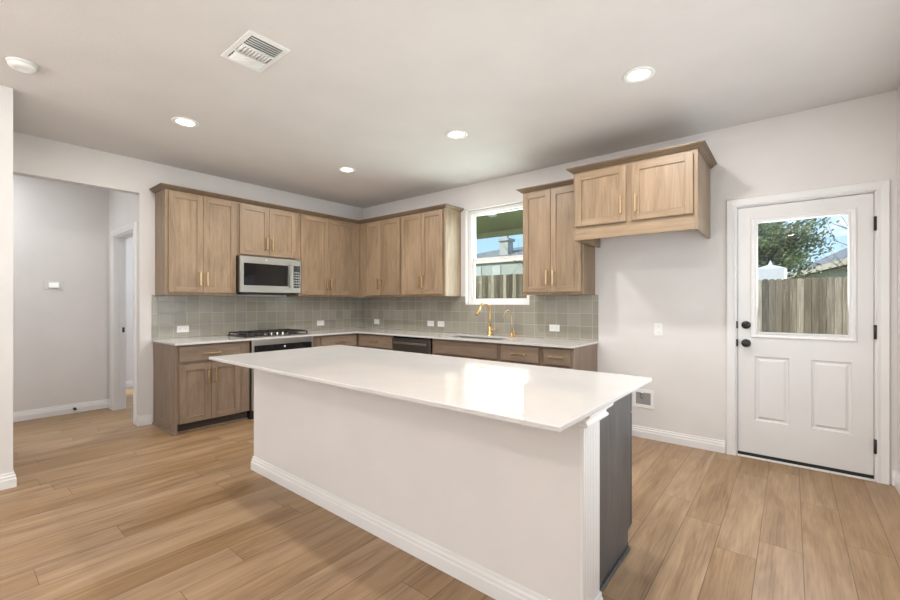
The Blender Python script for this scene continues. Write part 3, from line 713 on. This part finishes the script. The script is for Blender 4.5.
e = empty('ceiling_vent', (2.747, -3.020, H), 0, 'white square air vent on the ceiling', 'vent')
a, b = .182, .118
MB().cells([-a, -a + .03, a - .03, a], [-b, -b + .025, b - .025, b], lambda x, y: not (abs(x) < a - .03 and abs(y) < b - .025), 2, -.008, -.0005).build('frame', 'plate', e)
MB().box(-a + .028, a - .028, -b + .023, b - .023, -.002, -.0006).build('backing', 'slot', e)
def slat(mb, p0, p1, tilt, w=.011):
    p0, p1 = Vector(p0), Vector(p1); d = (p1 - p0).normalized(); n = Vector((-d.y, d.x, 0)); u = n * math.cos(tilt) + Vector((0, 0, -1)) * math.sin(tilt)
    o = d.cross(u).normalized() * .0008
    mb.ring([[p + u * (s1 * w) + o * s2 for s1, s2 in ((-1, -1), (1, -1), (1, 1), (-1, 1))] for p in (p0, p1)])
m1 = MB()
for k in range(5): slat(m1, (.055 + k * .022, -b + .026, -.013), (.055 + k * .022, b - .026, -.013), -.9, .008)
m1.build('louvers', 'plate', e)
m2 = MB()
for k in range(9): slat(m2, (-.045, -b + .034 + k * .019, -.013), (.040, -b + .034 + k * .019, -.013), .8, .008)
m2.build('louvers', 'plate', e)
m3 = MB()
for k in range(4): slat(m3, (-.140 + k * .025, -b + .030, -.014), (-.140 + k * .025, b - .030, -.014), .75, .010)
m3.build('louvers', 'plate', e)
for x in (.044, -.056): MB().box(x, x + .005, -b + .024, b - .024, -.02, -.006).build('divider', 'plate', e)

e = empty('smoke_detector', (1.530, -3.875, H), 0, 'round white smoke detector on the ceiling at the left edge', 'smoke detector')
MB().lathe([(.070, -.0005), (.070, -.010), (.066, -.012)], (0, 0, 0), (0, 0, 1), 36).build('base', 'plate', e)
MB().lathe([(.064, -.011), (.064, -.026), (.055, -.038), (.030, -.042), (.028, -.040), (.018, -.043), (.0005, -.043)], (0, 0, 0), (0, 0, 1), 36).build('cover', 'plate', e, True)

# ------------------------------------------------------------------ wall plates
def outlet(loc, rz, horizontal, label, group=None):
    e = empty('wall_outlet', loc, rz, label, 'outlet', group)
    hw_, hh = (.0585, .036) if horizontal else (.036, .0585)
    MB().box(-hw_, hw_, -.006, -.0003, -hh, hh, 0, .002, 2).build('plate', 'plate', e)
    for k in (-1, 1):
        cx, cz = (k * .0265, 0) if horizontal else (0, k * .0265)
        f = MB().box(cx - .0145, cx + .0145, -.0075, -.006, cz - .0145, cz + .0145, 0, .0008).build('socket', 'plate', e)
        s = MB()
        for j in (-1, 1):
            if horizontal: s.box(cx - .004, cx + .004, -.0079, -.0074, cz + j * .006 - .001, cz + j * .006 + .001)
            else: s.box(cx + j * .006 - .001, cx + j * .006 + .001, -.0079, -.0074, cz - .004, cz + .004)
        s.build('slots', 'slot', f)
    return e
OG = 'white outlets on the tile backsplash'
outlet((.0108, -2.497, .980), R90, True, 'white outlet on the tile above the left base cabinet', OG)
outlet((.0108, -.763, .981), R90, True, 'white outlet on the tile right of the cooktop', OG)
outlet((.350, -.0108, .985), 0, True, 'white outlet on the sink wall nearest the corner', OG)
outlet((1.440, -.0108, .990), 0, True, 'left one of two white outlets side by side on tile', OG)
outlet((1.622, -.0108, .990), 0, True, 'right one of two white outlets side by side on tile', OG)
outlet((3.223, -.0108, .997), 0, True, 'white outlet on the tile under the cabinet right of the window', OG)
outlet((4.245, 0, 1.022), 0, False, 'upright white outlet on the plain wall left of the door')
e = empty('ice_maker_box', (4.113, 0, .367), 0, 'white recessed water supply box low on the refrigerator wall', 'supply box')
MB().cells([-.093, -.066, .066, .093], [-.085, -.056, .056, .085], lambda x, z: not (abs(x) < .066 and abs(z) < .056), 1, -.007, -.0003).build('frame', 'plate', e)
MB().relief(-.067, .067, -.057, .057, -.0003, [(0, -.0055), (.001, -.0002), (.006, -.0001)]).build('recess', 'grey', e)
MB().tube([(-.01, -.004, .055), (-.01, -.004, .03)], .008, 10).tube([(-.01, -.004, .03), (-.01, -.012, .01)], [.011, .009], 10).box(-.022, .002, -.012, -.006, .030, .038).build('valve', 'steel', e)
e = empty('wall_thermostat', (-1.2199, -3.380, 1.466), R90, 'small white thermostat on the grey hallway wall', 'thermostat')
MB().box(-.085, .085, -.004, -.0003, -.052, .052, 0, .003).build('back_plate', 'wall', e)
MB().box(-.046, .046, -.022, -.004, -.034, .034, 0, .004, 2).build('case', 'plate', e)
MB().box(-.036, .036, -.0226, -.022, -.020, .024).build('display', 'screen', e)
e = empty('door_stop', (-1.2035, -3.205, .050), R90, 'tiny black door stop on the hallway baseboard', 'door stop')
MB().lathe([(.014, 0), (.014, .004), (.007, .007), (.006, .045)], (0, 0, 0), (0, -1, 0), 14).build('stem', 'black', e)
MB().lathe([(.011, .045), (.012, .050), (.011, .062), (.001, .063)], (0, 0, 0), (0, -1, 0), 14).build('bumper', 'black', e)

# ------------------------------------------------------------------ outdoors
S(MB().box(-40, 40, .14, 60, -.30, -.12), 'ground', 'grass', 'grass yard beyond the house')
S(MB().box(-3, 4.6, .141, 2.3, -.119, -.03), 'patio', 'paving', 'concrete patio outside the kitchen window')
S(MB().box(-3, 4.3, .141, 2.06, 2.535, 2.64), 'porch_ceiling', 'soffit', 'olive porch ceiling seen through the kitchen window')
S(MB().box(-3, 4.3, 2.061, 2.22, 2.462, 2.66), 'porch_beam', 'beam', 'olive porch beam seen through the kitchen window')
tag(MB().lathe([(.07, 2.534), (.07, 2.51), (.05, 2.495), (.001, 2.49)], (1.9, .78, 0)).build('porch_light', 'plate'), 'small pale light on the porch ceiling outside the window', 'light')
def fence(x0, x1, y, zb, zt, label):
    e = empty('wooden_fence', (x0, y, zb), 0, label, 'fence', 'weathered wooden fences')
    bm = MB(); x = 0; rnd = random.Random(3)
    while x < x1 - x0:
        wv = .1025; dz = rnd.uniform(-.006, .006); off = rnd.uniform(0, .012); t = zt - zb + dz
        z0 = 0; p = [(x + .0005, z0), (x + wv, z0), (x + wv, t - .03), (x + wv - .02, t), (x + .022, t), (x + .0005, t - .03)]
        bm.ring([[(q, off, z) for q, z in p], [(q, off + .018, z) for q, z in p]])
        if x > .06:
            xb = x - .0535; bm.ring([[(q, .032, z) for q, z in ((xb, 0), (xb + .1, 0), (xb + .1, t - .02), (xb, t - .02))], [(q, .044, z) for q, z in ((xb, 0), (xb + .1, 0), (xb + .1, t - .02), (xb, t - .02))]])
        x += .107
    o = bm.build('boards', 'fence', e)
    for p in o.data.polygons: p.use_smooth = False
    for z in (.3, zt - zb - .3): MB().box(0, x1 - x0, .045, .085, z - .045, z + .045).build('rail', 'fence', e)
    k = 0
    while k < x1 - x0:
        MB().box(k, k + .09, .086, .176, 0, zt - zb - .05).build('post', 'fence', e); k += 2.4
fence(2.6, 9.5, 6.2, -.12, 1.735, 'weathered wooden board fence behind the exterior door')
fence(-8, 2.4, 6.3, -.12, 2.10, 'weathered wooden board fence outside the kitchen window')
def tree(loc, hgt, crown, n, label, trunk_r=.16, spread=1.0, name='leafy_tree', seed=1, size=.075):
    rnd = random.Random(seed); e = empty(name, loc, 0, label, 'tree')
    t = MB(); pts = [(0, 0, 0), (.05, .02, hgt * .25), (-.04, .05, hgt * .5), (.05, 0, hgt * .8)]
    t.tube(pts, [trunk_r, trunk_r * .8, trunk_r * .6, trunk_r * .25], 10)
    for k in range(14):
        a = k * 2.4 + rnd.uniform(-.4, .4); z = hgt * rnd.uniform(.28, .75); r = crown * rnd.uniform(.6, 1.05)
        p0 = Vector((0, 0, z)); p1 = Vector((math.cos(a) * r * .5, math.sin(a) * r * .5, z + r * .25)); p2 = Vector((math.cos(a) * r, math.sin(a) * r, z + r * rnd.uniform(.3, .6)))
        t.tube([p0, p1, p2], [trunk_r * .3, trunk_r * .18, trunk_r * .05], 6)
        if not n:
            for j in range(5):
                b0 = p0.lerp(p2, rnd.uniform(.3, .9)); t.tube([b0, b0 + Vector((rnd.uniform(-.5, .5), rnd.uniform(-.5, .5), rnd.uniform(.2, .7)))], [trunk_r * .1, trunk_r * .03], 5)
    t.build('trunk', 'bark', e, True)
    if n:
        f = MB(); cl = []
        for k in range(46):
            v = Vector((rnd.gauss(0, 1), rnd.gauss(0, 1), rnd.gauss(0, .8))).normalized() * crown * rnd.uniform(.25, .95)
            cl.append((v + Vector((0, 0, hgt * .58)), crown * rnd.uniform(.18, .34)))
        for k in range(n):
            c, r = cl[k % len(cl)]
            p = c + Vector((rnd.gauss(0, 1), rnd.gauss(0, 1), rnd.gauss(0, .75))) * r * .6
            d = Vector((rnd.gauss(0, 1), rnd.gauss(0, 1), rnd.gauss(0, 1))).normalized(); u = d.orthogonal().normalized(); s = size * rnd.uniform(.6, 1.2)
            w = d.cross(u)
            f.quad([p - u * s, p + w * s * .5, p + u * s, p - w * s * .5])
        f.build('foliage', 'leaf', e, recalc=False)
    return e
tree((4.62, 9.95, -.12), 4.9, 1.30, 17000, 'dense green leafy tree beyond the fence, seen through the door glass', .14, seed=4, size=.05)
tree((6.45, 8.2, -.12), 4.3, 1.0, 0, 'thin bare tree in front of the grey roof, seen through the door glass', .05, name='bare_tree', seed=9)
tree((-1.0, 7.6, -.12), 4.0, 1.1, 0, 'thin bare tree beyond the fence, seen through the kitchen window', .06, name='bare_tree', seed=12)
def house(loc, rz, w, d, hw_, rise, label, wallm, chimney=None, over=.45):
    e = empty('neighbor_house', loc, rz, label, 'house')
    MB().box(0, w, 0, d, 0, hw_).build('walls', wallm, e)
    r = MB(); a = [(-over, -over), (w + over, -over), (w + over, d + over), (-over, d + over)]; k = d / 2
    v = [(x, y, hw_ + .12) for x, y in a]; rl = [(k, d / 2, hw_ + rise), (w - k, d / 2, hw_ + rise)]
    r.quad([v[0], v[1], rl[1], rl[0]]); r.quad([v[2], v[3], rl[0], rl[1]]); r.bm.faces.new([r.bm.verts.new(p) for p in (v[1], v[2], rl[1])]); r.bm.faces.new([r.bm.verts.new(p) for p in (v[3], v[0], rl[0])]); r.quad(v[::-1])
    r.build('roof', 'shingle', e)
    MB().cells([-over, -over + .03, w + over - .03, w + over], [-over, -over + .03, d + over - .03, d + over], lambda x, y: not (-over + .03 < x < w + over - .03 and -over + .03 < y < d + over - .03), 2, hw_ - .06, hw_ + .118).build('fascia', 'fascia', e)
    if chimney:
        cx, cy, cw, cz0, cz1 = chimney
        ch = MB().box(cx, cx + cw, cy, cy + cw, cz0, cz1).build('chimney', 'brick', e)
        MB().box(cx - .08, cx + cw + .08, cy - .08, cy + cw + .08, cz1, cz1 + .12).box(cx + cw * .3, cx + cw * .7, cy + cw * .3, cy + cw * .7, cz1 + .12, cz1 + .4).build('chimney_cap', 'brick', ch)
    return e
house((5.41, 19.7, -.12), -1.40, 8.4, 7, 2.50, 2.3, 'pale neighbor house with grey roof, seen through the door glass', 'cream')
hb = house((-10.6, 13.2, -.12), .0, 7.5, 6, 3.42, 1.05, 'pale neighbor house with chimney, seen through the kitchen window', 'siding', (4.15, .9, .5, 3.4, 4.55), .12)
for k in range(4): MB().box(.9 + k * 1.15, 1.35 + k * 1.15, -.05, -.002, 2.0, 3.2).build('window', 'canvas', hb)
e = empty('garden_canopy', (4.83, 7.6, -.12), 0, 'white peaked garden canopy just above the fence', 'canopy')
cvs = MB(); P = [(-.28, -.28), (.28, -.28), (.28, .28), (-.28, .28)]
for i in range(4):
    a, b = P[i], P[(i + 1) % 4]
    cvs.quad([(a[0], a[1], 2.14), (b[0], b[1], 2.14), (b[0] * .15, b[1] * .15, 2.235), (a[0] * .15, a[1] * .15, 2.235)]); cvs.quad([(a[0], a[1], 1.80), (b[0], b[1], 1.80), (b[0], b[1], 2.14), (a[0], a[1], 2.14)])
    cvs.bm.faces.new([cvs.bm.verts.new(p) for p in ((a[0] * .15, a[1] * .15, 2.235), (b[0] * .15, b[1] * .15, 2.235), (0, 0, 2.35))])
cvs.build('canvas_top', 'canvas', e)
for x, y in P: MB().tube([(x * .97, y * .97, 0), (x * .97, y * .97, 2.12)], .02, 8).build('post', 'plate', e)
